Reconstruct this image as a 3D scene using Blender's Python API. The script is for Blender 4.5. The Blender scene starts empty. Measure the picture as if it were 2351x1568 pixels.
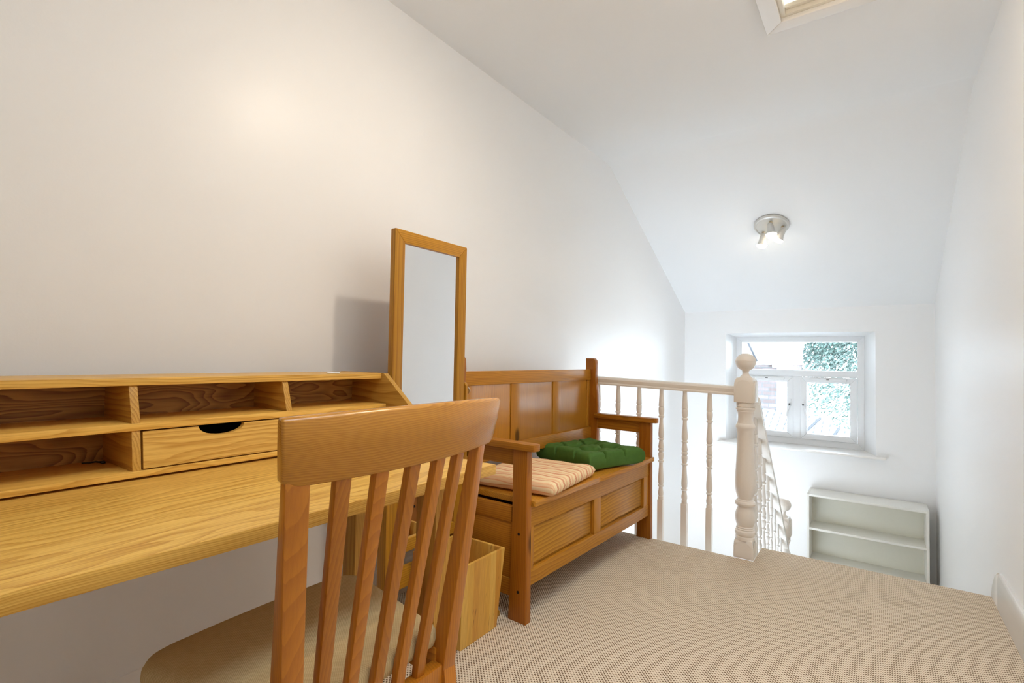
import bpy, bmesh, math, random
from mathutils import Vector, Matrix
random.seed(7)
sc = bpy.context.scene
col = sc.collection
PI = math.pi

# ------------------------------------------------------------------ materials
def lin(c):
    return tuple(((v/255)/12.92 if v/255 <= .04045 else ((v/255+.055)/1.055)**2.4) for v in c)

class NT:
    def __init__(s, name):
        s.m = bpy.data.materials.new(name); s.m.use_nodes = True
        s.t = s.m.node_tree; s.t.nodes.clear()
        s.out = s.n('ShaderNodeOutputMaterial')
    def n(s, kind, **kw):
        nd = s.t.nodes.new(kind)
        for k, v in kw.items(): setattr(nd, k, v)
        return nd
    def l(s, a, b): s.t.links.new(a, b)
    def math(s, op, a, b=None, c=None, clamp=False):
        nd = s.n('ShaderNodeMath', operation=op); nd.use_clamp = clamp
        for i, v in enumerate((a, b, c)):
            if v is None: continue
            if isinstance(v, (int, float)): nd.inputs[i].default_value = v
            else: s.l(v, nd.inputs[i])
        return nd.outputs[0]
    def vmath(s, op, a, b=None):
        nd = s.n('ShaderNodeVectorMath', operation=op)
        for i, v in enumerate((a, b)):
            if v is None: continue
            if isinstance(v, (tuple, list)): nd.inputs[i].default_value = v
            else: s.l(v, nd.inputs[i])
        return nd.outputs[0]
    def noise(s, vec, scale, detail=3, rough=.55, dist=0):
        nd = s.n('ShaderNodeTexNoise'); nd.inputs['Scale'].default_value = scale
        nd.inputs['Detail'].default_value = detail; nd.inputs['Roughness'].default_value = rough
        nd.inputs['Distortion'].default_value = dist
        s.l(vec, nd.inputs['Vector']); return nd
    def mix(s, f, a, b, mode='MIX'):
        nd = s.n('ShaderNodeMix', data_type='RGBA', blend_type=mode)
        for i, v in ((0, f), (6, a), (7, b)):
            if isinstance(v, (int, float)): nd.inputs[i].default_value = v
            elif isinstance(v, (tuple, list)): nd.inputs[i].default_value = tuple(v)[:3] + (1,)
            else: s.l(v, nd.inputs[i])
        return nd.outputs[2]
    def ramp(s, f, stops, interp='LINEAR'):
        nd = s.n('ShaderNodeValToRGB'); cr = nd.color_ramp; cr.interpolation = interp
        while len(cr.elements) < len(stops): cr.elements.new(.5)
        for e, (p, c) in zip(cr.elements, stops):
            e.position = p; e.color = (tuple(c)[:3] + (1,)) if isinstance(c, (tuple, list)) else (c, c, c, 1)
        s.l(f, nd.inputs[0]); return nd.outputs[0]
    def bsdf(s, color, rough=.5, spec=.5, metal=0, normal=None, **kw):
        b = s.n('ShaderNodeBsdfPrincipled')
        if isinstance(color, (tuple, list)): b.inputs['Base Color'].default_value = tuple(color)[:3] + (1,)
        else: s.l(color, b.inputs['Base Color'])
        if isinstance(rough, (int, float)): b.inputs['Roughness'].default_value = rough
        else: s.l(rough, b.inputs['Roughness'])
        b.inputs['Specular IOR Level'].default_value = spec
        b.inputs['Metallic'].default_value = metal
        for k, v in kw.items(): b.inputs[k].default_value = v
        if normal is not None: s.l(normal, b.inputs['Normal'])
        s.l(b.outputs[0], s.out.inputs[0]); return b
    def bump(s, h, strength=.3, dist=.002):
        nd = s.n('ShaderNodeBump'); nd.inputs['Strength'].default_value = strength
        nd.inputs['Distance'].default_value = dist; s.l(h, nd.inputs['Height']); return nd.outputs[0]

def paint(name, c, rough=.5, spec=.4, bump=.15, scale=180):
    s = NT(name); tc = s.n('ShaderNodeTexCoord').outputs['Object']
    n = s.noise(tc, scale, 4); n2 = s.noise(tc, 1.3, 2)
    base = s.mix(s.math('MULTIPLY', n2.outputs[0], .5), tuple(v*1.0 for v in c), tuple(v*.965 for v in c))
    s.bsdf(base, rough, spec, normal=s.bump(n.outputs[0], bump, .0015))
    return s.m

def plain(name, c, rough=.5, spec=.5, metal=0, **kw):
    s = NT(name); tc = s.n('ShaderNodeTexCoord').outputs['Object']
    n = s.noise(tc, 40, 2)
    s.bsdf(s.mix(s.math('MULTIPLY', n.outputs[0], .25), c, tuple(v*.88 for v in c)), rough, spec, metal, **kw)
    return s.m

def wood(name, light, dark, axis='x', ring=38, along=.05, contrast=.75, fibre=.35, rough=.38, spec=.30,
         knots=0., warp=.02, tilt=.05, vary=.10, centre=(.03, .05), lo=.35, hi=.95):
    s = NT(name)
    tc = s.n('ShaderNodeTexCoord').outputs['Object']
    rnd = s.n('ShaderNodeObjectInfo').outputs['Random']
    sp = s.n('ShaderNodeSeparateXYZ'); s.l(tc, sp.inputs[0])
    X, Y, Z = sp.outputs
    a, b, c = {'x': (X, Y, Z), 'y': (Y, X, Z), 'z': (Z, X, Y)}[axis]
    cb = s.n('ShaderNodeCombineXYZ'); s.l(a, cb.inputs[0]); s.l(b, cb.inputs[1]); s.l(c, cb.inputs[2])
    off = s.n('ShaderNodeCombineXYZ')
    s.l(s.math('MULTIPLY', rnd, 13.7), off.inputs[0])
    s.l(s.math('MULTIPLY', s.math('FRACT', s.math('MULTIPLY', rnd, 7.31)), .11), off.inputs[1])
    s.l(s.math('MULTIPLY', s.math('FRACT', s.math('MULTIPLY', rnd, 3.77)), .13), off.inputs[2])
    v = s.vmath('ADD', s.vmath('ADD', cb.outputs[0], off.outputs[0]), (0, centre[0], centre[1]))
    mp = s.n('ShaderNodeMapping'); mp.inputs['Scale'].default_value = (along, 1, 1)
    mp.inputs['Rotation'].default_value = (0, tilt, tilt*.8); s.l(v, mp.inputs[0])
    lowv = s.n('ShaderNodeMapping'); lowv.inputs['Scale'].default_value = (2.2, 9, 9); s.l(v, lowv.inputs[0])
    wn = s.noise(lowv.outputs[0], 1.0, 2)
    wv = s.vmath('SUBTRACT', wn.outputs['Color'], (.5, .5, .5))
    wsc = s.vmath('MULTIPLY', wv, (0, warp, warp))
    w = s.n('ShaderNodeTexWave', wave_type='RINGS', rings_direction='X', wave_profile='SAW')
    w.inputs['Scale'].default_value = ring; w.inputs['Distortion'].default_value = .6
    w.inputs['Detail'].default_value = 2; w.inputs['Detail Scale'].default_value = 1.5
    s.l(s.vmath('ADD', mp.outputs[0], wsc), w.inputs['Vector'])
    rg = s.ramp(w.outputs['Fac'], [(lo, 0.), (hi, 1.), (1., .3)])
    fm = s.n('ShaderNodeMapping'); fm.inputs['Scale'].default_value = (6, 260, 260); s.l(v, fm.inputs[0])
    fb = s.noise(fm.outputs[0], 1.0, 3, .6)
    fb2 = s.ramp(fb.outputs[0], [(.42, 0.), (.72, 1.)])
    bm_ = s.n('ShaderNodeMapping'); bm_.inputs['Scale'].default_value = (.8, 14, 14); s.l(v, bm_.inputs[0])
    bd = s.noise(bm_.outputs[0], 1.0, 2)
    f = s.math('ADD', s.math('MULTIPLY', rg, contrast), s.math('MULTIPLY', fb2, fibre), clamp=True)
    f = s.math('ADD', f, s.math('MULTIPLY', s.math('SUBTRACT', bd.outputs[0], .5), .55), clamp=True)
    cc = s.mix(f, light, dark)
    hs = s.n('ShaderNodeHueSaturation')
    s.l(s.math('ADD', s.math('MULTIPLY', s.math('SUBTRACT', rnd, .5), vary*2), 1.0), hs.inputs['Value'])
    s.l(cc, hs.inputs['Color']); cc = hs.outputs[0]
    if knots:
        km = s.n('ShaderNodeMapping'); km.inputs['Scale'].default_value = (2.6, 5.2, 5.2); s.l(v, km.inputs[0])
        vo = s.n('ShaderNodeTexVoronoi'); vo.inputs['Scale'].default_value = knots; s.l(km.outputs[0], vo.inputs['Vector'])
        kf = s.ramp(vo.outputs['Distance'], [(.06, 1.), (.125, .0)])
        cc = s.mix(s.math('MULTIPLY', kf, .85), cc, tuple(x*.22 for x in dark))
    s.bsdf(cc, rough, spec, normal=s.bump(fb.outputs[0], .12, .001))
    return s.m

def emit(name, c, strength):
    s = NT(name); e = s.n('ShaderNodeEmission'); e.inputs[0].default_value = tuple(c) + (1,)
    e.inputs[1].default_value = strength; s.l(e.outputs[0], s.out.inputs[0]); return s.m

def glass(name):
    s = NT(name); t = s.n('ShaderNodeBsdfTransparent'); g = s.n('ShaderNodeBsdfGlossy')
    g.inputs['Roughness'].default_value = .02
    fr = s.n('ShaderNodeFresnel'); fr.inputs[0].default_value = 1.45
    mx = s.n('ShaderNodeMixShader'); s.l(fr.outputs[0], mx.inputs[0])
    s.l(t.outputs[0], mx.inputs[1]); s.l(g.outputs[0], mx.inputs[2]); s.l(mx.outputs[0], s.out.inputs[0])
    t.inputs[0].default_value = (.97, .985, .98, 1)
    return s.m

M = {}
M['wall'] = paint('wall_paint', (.905, .905, .905), .38, .35, .10, 160)
M['ceiling'] = paint('ceiling_paint', (.90, .91, .92), .6, .3, .12, 120)
M['gloss'] = paint('white_gloss', (.87, .85, .82), .22, .5, .05, 60)
M['joinery'] = paint('painted_joinery', (.84, .79, .73), .28, .5, .05, 60)  # white paint with the lamp's warm tint put into the colour
M['upvc'] = plain('white_plastic', (.82, .83, .84), .3, .5)
M['laminate'] = plain('white_laminate', (.84, .83, .78), .4, .4)
M['laminate_back'] = plain('white_laminate_back', (.80, .78, .68), .5, .4)
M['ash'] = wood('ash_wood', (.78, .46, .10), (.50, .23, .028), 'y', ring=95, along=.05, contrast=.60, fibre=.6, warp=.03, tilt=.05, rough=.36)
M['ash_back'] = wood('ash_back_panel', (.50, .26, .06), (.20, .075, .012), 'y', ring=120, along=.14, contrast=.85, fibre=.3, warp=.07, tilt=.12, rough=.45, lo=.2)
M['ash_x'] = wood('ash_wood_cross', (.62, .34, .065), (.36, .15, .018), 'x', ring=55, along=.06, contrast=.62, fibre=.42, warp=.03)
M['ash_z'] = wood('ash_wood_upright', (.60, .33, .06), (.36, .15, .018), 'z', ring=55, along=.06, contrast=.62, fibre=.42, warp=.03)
M['chair_rail'] = wood('chair_top_wood', (.56, .240, .022), (.40, .150, .011), 'y', ring=85, along=.30, contrast=.85, fibre=.3, warp=.06, tilt=.12, lo=.1, rough=.27, spec=.5)
M['chair'] = wood('chair_wood', (.50, .175, .013), (.34, .098, .006), 'z', ring=52, along=.08, contrast=.55, fibre=.3, warp=.03, tilt=.06, lo=.1, rough=.3, spec=.5)
M['chair_x'] = wood('chair_wood_cross', (.56, .22, .022), (.36, .12, .010), 'x', ring=26, along=.10, contrast=.75, fibre=.2, warp=.03, rough=.3)
M['pine_y'] = wood('pine_wood_long', (.54, .24, .022), (.27, .088, .007), 'y', ring=40, along=.05, contrast=.5, fibre=.25, warp=.04, knots=1.0, rough=.36, tilt=.06, lo=.2)
M['pine_z'] = wood('pine_wood_upright', (.53, .235, .022), (.27, .088, .007), 'z', ring=46, along=.04, contrast=.5, fibre=.25, warp=.03, knots=1.0, rough=.36, tilt=.05, lo=.2)
M['pine_x'] = wood('pine_wood_cross', (.42, .160, .014), (.22, .065, .005), 'x', ring=40, along=.05, contrast=.5, fibre=.25, warp=.04, knots=.9, rough=.36)
M['pine_panel'] = wood('pine_panel_wood', (.58, .28, .030), (.27, .09, .007), 'y', ring=30, along=.07, contrast=.62, fibre=.2, warp=.05, knots=.9, rough=.36, tilt=.09, lo=.15)
M['pine_post'] = wood('pine_post_wood', (.40, .135, .010), (.23, .062, .005), 'z', ring=36, along=.04, contrast=.45, fibre=.25, warp=.04, knots=.8, rough=.34)
M['mirror_z'] = wood('mirror_frame_upright', (.52, .25, .022), (.32, .125, .010), 'z', ring=40, along=.04, contrast=.6, fibre=.4, warp=.02, rough=.34)
M['mirror_y'] = wood('mirror_frame_cross', (.52, .25, .022), (.32, .125, .010), 'y', ring=40, along=.04, contrast=.6, fibre=.4, warp=.02, rough=.34)
M['dark'] = plain('dark_hole', (.02, .012, .008), .6, .3)
M['drawer_shade'] = plain('painted_drawer_shade', (.035, .022, .012), .8)  # near-black colour stands in for the shade inside the drawer
M['white_pad'] = plain('pale_plastic_pad', (.7, .66, .58), .5)
M['chrome'] = plain('polished_metal', (.75, .73, .70), .18, .5, 1.0)
M['nickel'] = plain('brushed_nickel', (.66, .65, .62), .42, .5, .55)
M['brass'] = plain('warm_metal', (.62, .50, .32), .3, .5, .9)
M['bulb'] = emit('lit_bulb', (1.0, .86, .66), 22.)
M['glass'] = glass('window_glass')
M['hatch_cream'] = paint('cream_wood_paint', (.82, .77, .67), .4, .4, .05, 50)

def mirror_glass():
    s = NT('mirror_glass'); s.bsdf((.90, .91, .92), .015, .5, 1.0); return s.m
M['mirror'] = mirror_glass()

def bin_wood():
    s = NT('bin_strip_wood')
    tc = s.n('ShaderNodeTexCoord').outputs['Object']
    sp = s.n('ShaderNodeSeparateXYZ'); s.l(tc, sp.inputs[0])
    q = s.math('ADD', sp.outputs[1], s.math('MULTIPLY', sp.outputs[0], 1.0))
    cell = s.math('FLOOR', s.math('MULTIPLY', q, 32))
    wn = s.n('ShaderNodeTexWhiteNoise', noise_dimensions='1D'); s.l(cell, wn.inputs['W'])
    mp = s.n('ShaderNodeMapping'); mp.inputs['Scale'].default_value = (150, 150, 5); s.l(tc, mp.inputs[0])
    n = s.noise(mp.outputs[0], 1., 3)
    mp2 = s.n('ShaderNodeMapping'); mp2.inputs['Scale'].default_value = (60, 60, 14); s.l(tc, mp2.inputs[0])
    n2 = s.noise(mp2.outputs[0], 1., 1)
    c = s.ramp(wn.outputs['Value'], [(0, (.78, .43, .07)), (.5, (.90, .58, .13)), (1, (.66, .30, .04))])
    c = s.mix(s.math('MULTIPLY', n.outputs[0], .7), c, (.34, .15, .025))
    c = s.mix(s.ramp(n2.outputs[0], [(.70, 0.), (.76, .8)]), c, (.16, .06, .01))
    s.bsdf(c, .4, .4, normal=s.bump(n.outputs[0], .1, .001)); return s.m
M['bin'] = bin_wood()

def carpet():
    s = NT('woven_loop_carpet')
    tc = s.n('ShaderNodeTexCoord').outputs['Object']
    n = s.noise(tc, 9, 2)
    d = s.vmath('MULTIPLY', s.vmath('SUBTRACT', n.outputs['Color'], (.5, .5, .5)), (.004, .004, 0))
    sp = s.n('ShaderNodeSeparateXYZ'); s.l(s.vmath('ADD', tc, d), sp.inputs[0])
    P = .0125
    yz = s.math('SUBTRACT', sp.outputs[1], sp.outputs[2])
    sx = s.math('SINE', s.math('MULTIPLY', sp.outputs[0], 2*PI/P))
    sy = s.math('SINE', s.math('MULTIPLY', yz, 2*PI/P))
    pr = s.math('MULTIPLY', sx, sy)
    fz = s.noise(tc, 420, 2)
    h = s.math('ADD', pr, s.math('MULTIPLY', s.math('SUBTRACT', fz.outputs[0], .5), .9))
    n3 = s.noise(tc, 90, 2)
    base = s.mix(n3.outputs[0], (.86, .745, .60), (.74, .615, .47))
    hole = s.ramp(s.math('MULTIPLY', s.math('ADD', h, 1.), .5), [(.06, (.10, .055, .028)), (.22, (.34, .24, .15)), (.46, (1, 1, 1))])
    c = s.mix(1.0, base, hole, 'MULTIPLY')
    s.bsdf(c, .95, .1, normal=s.bump(h, .55, .003)); return s.m
M['carpet'] = carpet()

def fabric(name, c1, c2, scale=700, rough=.9, bump=.4):
    s = NT(name); tc = s.n('ShaderNodeTexCoord').outputs['Object']
    sp = s.n('ShaderNodeSeparateXYZ'); s.l(tc, sp.inputs[0])
    w1 = s.math('SINE', s.math('MULTIPLY', sp.outputs[0], scale*2)); w2 = s.math('SINE', s.math('MULTIPLY', sp.outputs[1], scale*2))
    w = s.math('MULTIPLY', s.math('ADD', s.math('MULTIPLY', w1, w2), 1.), .5)
    n = s.noise(tc, 60, 3)
    f = s.math('ADD', s.math('MULTIPLY', w, .6), s.math('MULTIPLY', n.outputs[0], .4))
    s.bsdf(s.mix(f, c1, c2), rough, .15, normal=s.bump(w, bump, .0012)); return s.m
M['seat'] = fabric('cream_seat_fabric', (.43, .30, .13), (.70, .55, .31))
def green_fabric():
    s = NT('green_cotton'); tc = s.n('ShaderNodeTexCoord').outputs['Object']
    n = s.noise(tc, 25, 4); n2 = s.noise(tc, 500, 2)
    s.bsdf(s.mix(n.outputs[0], (.085, .195, .034), (.050, .122, .021)), .75, .25, normal=s.bump(n2.outputs[0], .2, .001)); return s.m
M['green'] = green_fabric()
def striped():
    s = NT('striped_cotton'); tc = s.n('ShaderNodeTexCoord').outputs['Object']
    sp = s.n('ShaderNodeSeparateXYZ'); s.l(tc, sp.inputs[0])
    n = s.noise(tc, 8, 2)
    y = s.math('ADD', sp.outputs[1], s.math('MULTIPLY', s.math('SUBTRACT', n.outputs[0], .5), .006))
    fr = s.math('FRACT', s.math('DIVIDE', s.math('ADD', y, 1.), .062))
    cr, rd, sm = (.90, .70, .42), (.60, .08, .03), (.80, .42, .22)
    c = s.ramp(fr, [(0, cr), (.12, rd), (.165, cr), (.20, rd), (.245, cr), (.28, rd), (.325, cr), (.40, (.78, .56, .30)), (.43, cr),
                    (.52, sm), (.55, (.86, .58, .34)), (.62, sm), (.66, (.86, .58, .34)), (.71, sm), (.75, cr), (.86, (.78, .56, .30)), (.88, cr)], 'CONSTANT')
    n2 = s.noise(tc, 600, 2)
    s.bsdf(c, .85, .2, normal=s.bump(n2.outputs[0], .2, .001)); return s.m
M['striped'] = striped()

def brick():
    s = NT('brick_wall'); tc = s.n('ShaderNodeTexCoord').outputs['Object']
    sp = s.n('ShaderNodeSeparateXYZ'); s.l(tc, sp.inputs[0])
    cb = s.n('ShaderNodeCombineXYZ'); s.l(s.math('ADD', sp.outputs[0], sp.outputs[1]), cb.inputs[0]); s.l(sp.outputs[2], cb.inputs[1])
    b = s.n('ShaderNodeTexBrick'); s.l(cb.outputs[0], b.inputs['Vector'])
    b.inputs['Color1'].default_value = (.11, .080, .075, 1); b.inputs['Color2'].default_value = (.16, .13, .125, 1); b.inputs['Mortar'].default_value = (.1, .1, .1, 1)
    b.inputs['Scale'].default_value = 1.; b.inputs['Brick Width'].default_value = .225; b.inputs['Row Height'].default_value = .075; b.inputs['Mortar Size'].default_value = .008
    s.bsdf(b.outputs[0], .9, .2); return s.m
M['brick'] = brick()
def slate():
    s = NT('slate_roof'); tc = s.n('ShaderNodeTexCoord').outputs['Object']
    sp = s.n('ShaderNodeSeparateXYZ'); s.l(tc, sp.inputs[0])
    cb = s.n('ShaderNodeCombineXYZ'); s.l(sp.outputs[0], cb.inputs[0]); s.l(s.math('ADD', sp.outputs[1], sp.outputs[2]), cb.inputs[1])
    b = s.n('ShaderNodeTexBrick'); s.l(cb.outputs[0], b.inputs['Vector'])
    b.inputs['Color1'].default_value = (.20, .20, .206, 1); b.inputs['Color2'].default_value = (.16, .16, .168, 1); b.inputs['Mortar'].default_value = (.06, .061, .068, 1)
    b.inputs['Scale'].default_value = 1.; b.inputs['Brick Width'].default_value = .22; b.inputs['Row Height'].default_value = .11; b.inputs['Mortar Size'].default_value = .008
    s.bsdf(b.outputs[0], .8, .2); return s.m
M['slate'] = slate()
def leaves():
    s = NT('tree_leaves'); tc = s.n('ShaderNodeTexCoord').outputs['Object']
    n = s.noise(tc, 1.6, 3)
    c = s.ramp(n.outputs[0], [(.3, (.075, .125, .10)), (.5, (.10, .15, .13)), (.7, (.14, .17, .16))])
    s.bsdf(c, .6, .3); return s.m
M['leaf'] = leaves()
M['bark'] = plain('tree_bark', (.25, .2, .16), .9)
M['render'] = plain('white_render', (.35, .35, .35), .9)
M['lead'] = plain('lead_flashing', (.035, .036, .042), .7)
M['plaster_out'] = plain('outer_render', (.7, .68, .66), .9)
M['cord'] = plain('black_slot', (.03, .03, .03), .6)
M['black_plastic'] = plain('black_plastic', (.02, .02, .02), .4)

# ------------------------------------------------------------------ mesh helpers
class MB:
    def __init__(s): s.bm = bmesh.new()
    def _merge(s, b):
        bmesh.ops.recalc_face_normals(b, faces=b.faces)
        mp = {}
        for v in b.verts: mp[v] = s.bm.verts.new(v.co)
        for f in b.faces:
            try:
                nf = s.bm.faces.new([mp[v] for v in f.verts]); nf.smooth = True
            except ValueError: pass
        b.free(); return s
    def hexa(s, p, bev=.002, seg=2):
        # p: 8 points, bottom 4 ccw then top 4
        b = bmesh.new(); v = [b.verts.new(q) for q in p]
        for f in ((3,2,1,0),(4,5,6,7),(0,1,5,4),(1,2,6,5),(2,3,7,6),(3,0,4,7)): b.faces.new([v[i] for i in f])
        if bev: bmesh.ops.bevel(b, geom=b.edges[:], offset=bev, segments=seg, affect='EDGES', profile=.6, clamp_overlap=True)
        return s._merge(b)
    def box(s, x0, x1, y0, y1, z0, z1, bev=.002, seg=2):
        return s.hexa([(x0,y0,z0),(x1,y0,z0),(x1,y1,z0),(x0,y1,z0),(x0,y0,z1),(x1,y0,z1),(x1,y1,z1),(x0,y1,z1)], bev, seg)
    def prism(s, pts, axis, a0, a1, bev=.002, seg=2):
        b = bmesh.new()
        def P(q, a): return {'x': (a, q[0], q[1]), 'y': (q[0], a, q[1]), 'z': (q[0], q[1], a)}[axis]
        lo = [b.verts.new(P(q, a0)) for q in pts]; hi = [b.verts.new(P(q, a1)) for q in pts]
        n = len(pts)
        b.faces.new(lo[::-1]); b.faces.new(hi)
        for i in range(n): b.faces.new([lo[i], lo[(i+1)%n], hi[(i+1)%n], hi[i]])
        bmesh.ops.recalc_face_normals(b, faces=b.faces)
        if bev: 
            es = [e for e in b.edges if len(e.link_faces) == 2 and e.calc_face_angle(0) > .6]
            bmesh.ops.bevel(b, geom=es, offset=bev, segments=seg, affect='EDGES', profile=.6, clamp_overlap=True)
        return s._merge(b)
    def lathe(s, prof, c=(0,0,0), seg=32, ax='z', rot=None):
        b = bmesh.new(); rings = []
        for r, z in prof:
            if r < 1e-6: rings.append([b.verts.new((0,0,z))])
            else: rings.append([b.verts.new((r*math.cos(2*PI*i/seg), r*math.sin(2*PI*i/seg), z)) for i in range(seg)])
        for A, B in zip(rings, rings[1:]):
            if len(A) == 1 and len(B) == 1: continue
            for i in range(seg):
                j = (i+1) % seg
                if len(A) == 1: b.faces.new([A[0], B[j], B[i]])
                elif len(B) == 1: b.faces.new([A[i], A[j], B[0]])
                else: b.faces.new([A[i], A[j], B[j], B[i]])
        if len(rings[0]) > 1: b.faces.new(rings[0][::-1])
        if len(rings[-1]) > 1: b.faces.new(rings[-1])
        if rot is not None: bmesh.ops.transform(b, matrix=rot, verts=b.verts)
        bmesh.ops.translate(b, vec=c, verts=b.verts)
        return s._merge(b)
    def tube(s, path, r, seg=12, closed=False, flat=1.0):
        b = bmesh.new(); n = len(path); rings = []
        path = [Vector(p) for p in path]; rr = r if isinstance(r, (list, tuple)) else [r]*n
        for i, p in enumerate(path):
            if closed: t = path[(i+1)%n]-path[i-1]
            else: t = path[min(i+1, n-1)]-path[max(i-1, 0)]
            t.normalize(); up = Vector((0,0,1)) if abs(t.z) < .9 else Vector((1,0,0))
            u = t.cross(up).normalized(); w = u.cross(t)
            rings.append([b.verts.new(p + rr[i]*(math.cos(2*PI*k/seg)*u + flat*math.sin(2*PI*k/seg)*w)) for k in range(seg)])
        m = n if closed else n-1
        for i in range(m):
            A, B = rings[i], rings[(i+1)%n]
            for k in range(seg): b.faces.new([A[k], A[(k+1)%seg], B[(k+1)%seg], B[k]])
        if not closed: b.faces.new(rings[0][::-1]); b.faces.new(rings[-1])
        return s._merge(b)
    def faces(s, verts, faces, recalc=False):
        b = bmesh.new(); v = [b.verts.new(q) for q in verts]
        for f in faces: b.faces.new([v[i] for i in f])
        if recalc: return s._merge(b)
        mp = [s.bm.verts.new(q) for q in verts]
        for f in faces: s.bm.faces.new([mp[i] for i in f])
        b.free(); return s
    def build(s, name, mat, parent=None, loc=None, sharp=32):
        me = bpy.data.meshes.new(name); s.bm.to_mesh(me); s.bm.free()
        me.shade_smooth(); me.set_sharp_from_angle(angle=math.radians(sharp))
        for m in (mat if isinstance(mat, list) else [mat]): me.materials.append(m)
        o = bpy.data.objects.new(name, me); col.objects.link(o)
        if parent: o.parent = parent
        if loc: o.location = loc
        return o

def tag(o, label, cat, group=None):
    o['label'] = label; o['category'] = cat
    if group: o['group'] = group
    return o
def thing(name, label, cat, loc=(0,0,0), rz=0, group=None):
    o = bpy.data.objects.new(name, None); o.empty_display_size = .1; col.objects.link(o)
    o.location = loc; o.rotation_euler = (0,0,rz); return tag(o, label, cat, group)
def struct(o): o['kind'] = 'structure'; return o

# ------------------------------------------------------------------ room shell
H, HS, YS, YW = 2.472, 1.505, 3.5, 5.40     # flat ceiling, eaves, start of slope, window wall
ZL, YB = -1.21, -1.30                        # lower floor, back wall
XR = 2.058
prof = [(YB, ZL-.05), (YW+.2, ZL-.05), (YW+.2, HS-.1), (YW, HS), (YS+.06, H-.030), (YS, H-.006), (YS-.08, H), (YB, H)]
struct(MB().prism(prof, 'x', -.12, 0, 0).build('wall_left', M['wall']))
def xr(y): return XR if y <= 3.3 else XR - (y-3.3)*.0133
pr_ = [(3.3, ZL-.05), (YW+.2, ZL-.05), (YW+.2, HS-.1), (YW, HS), (YS+.06, H-.030), (YS, H-.006), (YS-.08, H), (3.3, H)]
n_ = len(pr_)
mb = MB().faces([(xr(y), y, z) for y, z in pr_] + [(2.2, y, z) for y, z in pr_], [list(range(n_)), list(range(2*n_-1, n_-1, -1))] + [[i, i+n_, (i+1)%n_+n_, (i+1)%n_] for i in range(n_)], True)
mb.box(XR, 2.2, YB, 3.3, ZL-.05, H, 0)
struct(mb.build('wall_right', M['wall'], sharp=60))
struct(MB().box(-.12, 2.2, YB-.1, YB, -.1, H+.05, 0).build('wall_back', M['wall']))
# window wall with splayed reveals
ox0, ox1, oz0, oz1 = .409, 1.633, .200, 1.282
fx0, fx1, fz0, fz1 = .487, 1.552, .224, 1.246
yf, yo = 5.65, 5.78
KW = yf/5.5
def kx(x): return 1.64+(x-1.64)*KW
def kz(z): return 1+(z-1)*KW
mb = MB()
V = []; Fc = []
def ring(y, a, b_, c, d):
    i = len(V); V.extend([(a, y, c), (b_, y, c), (b_, y, d), (a, y, d)]); return i
r0 = ring(YW, -.05, 2.1, ZL-.05, HS+.03); r1 = ring(YW, ox0, ox1, oz0, oz1); r2 = ring(yf, kx(fx0), kx(fx1), kz(fz0), kz(fz1))
r3 = ring(yo, kx(fx0), kx(fx1), kz(fz0), kz(fz1)); r4 = ring(yo, -.05, 2.1, ZL-.05, HS+.03)
for A, B in ((r0, r1), (r1, r2), (r2, r3), (r3, r4), (r4, r0)):
    for k in range(4): Fc.append([A+k, A+(k+1)%4, B+(k+1)%4, B+k])
mb.faces(V, Fc, True); struct(mb.build('wall_far', M['wall']))
# ceiling: flat part with hatch hole, then slope
hx0, hx1, hy0, hy1 = 1.315, 1.86, 1.72, 2.375
mb = MB(); T = .12
sx0, sx1, sy0, sy1 = 1.34, 1.96, .05, 1.20      # opening for a made-up rooflight, added as fill light
ya_ = YB-.05
for x0, x1, y0, y1 in ((-.05, 2.15, ya_, sy0), (-.05, sx0, sy0, sy1), (sx1, 2.15, sy0, sy1), (-.05, 2.15, sy1, hy0), (-.05, hx0, hy0, hy1), (hx1, 2.15, hy0, hy1), (-.05, 2.15, hy1, YS-.08)):
    mb.box(x0, x1, y0, y1, H, H+T, 0)
V = []; Fc = []
sl = [(YS-.08, H), (YS, H-.006), (YS+.06, H-.030), (YW+.02, HS-.01)]
n0 = len(V)
for y, z in sl: V += [(-.05, y, z), (2.15, y, z), (-.05, y, z+T), (2.15, y, z+T)]
for k in range(3):
    a = n0+4*k; Fc += [[a, a+1, a+5, a+4], [a+2, a+3, a+7, a+6]]
mb.faces(V, Fc, True); struct(mb.build('ceiling', M['ceiling'], sharp=60))
w2 = struct(bpy.data.objects.new('window_added_fill', None)); col.objects.link(w2); w2.location = (sx0, sy0, H)
w2['label'] = 'made-up white framed rooflight added to light the near end of the room'; w2['category'] = 'window'
mb = MB(); ww, wl = sx1-sx0, sy1-sy0
for q in ((0, .045, 0, wl), (ww-.045, ww, 0, wl), (.045, ww-.045, 0, .045), (.045, ww-.045, wl-.045, wl)): mb.box(q[0], q[1], q[2], q[3], .06, .13, .004)
mb.build('window_frame', M['upvc'], w2)
MB().box(.045, ww-.045, .045, wl-.045, .09, .096, 0).build('window_pane', M['glass'], w2)
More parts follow.
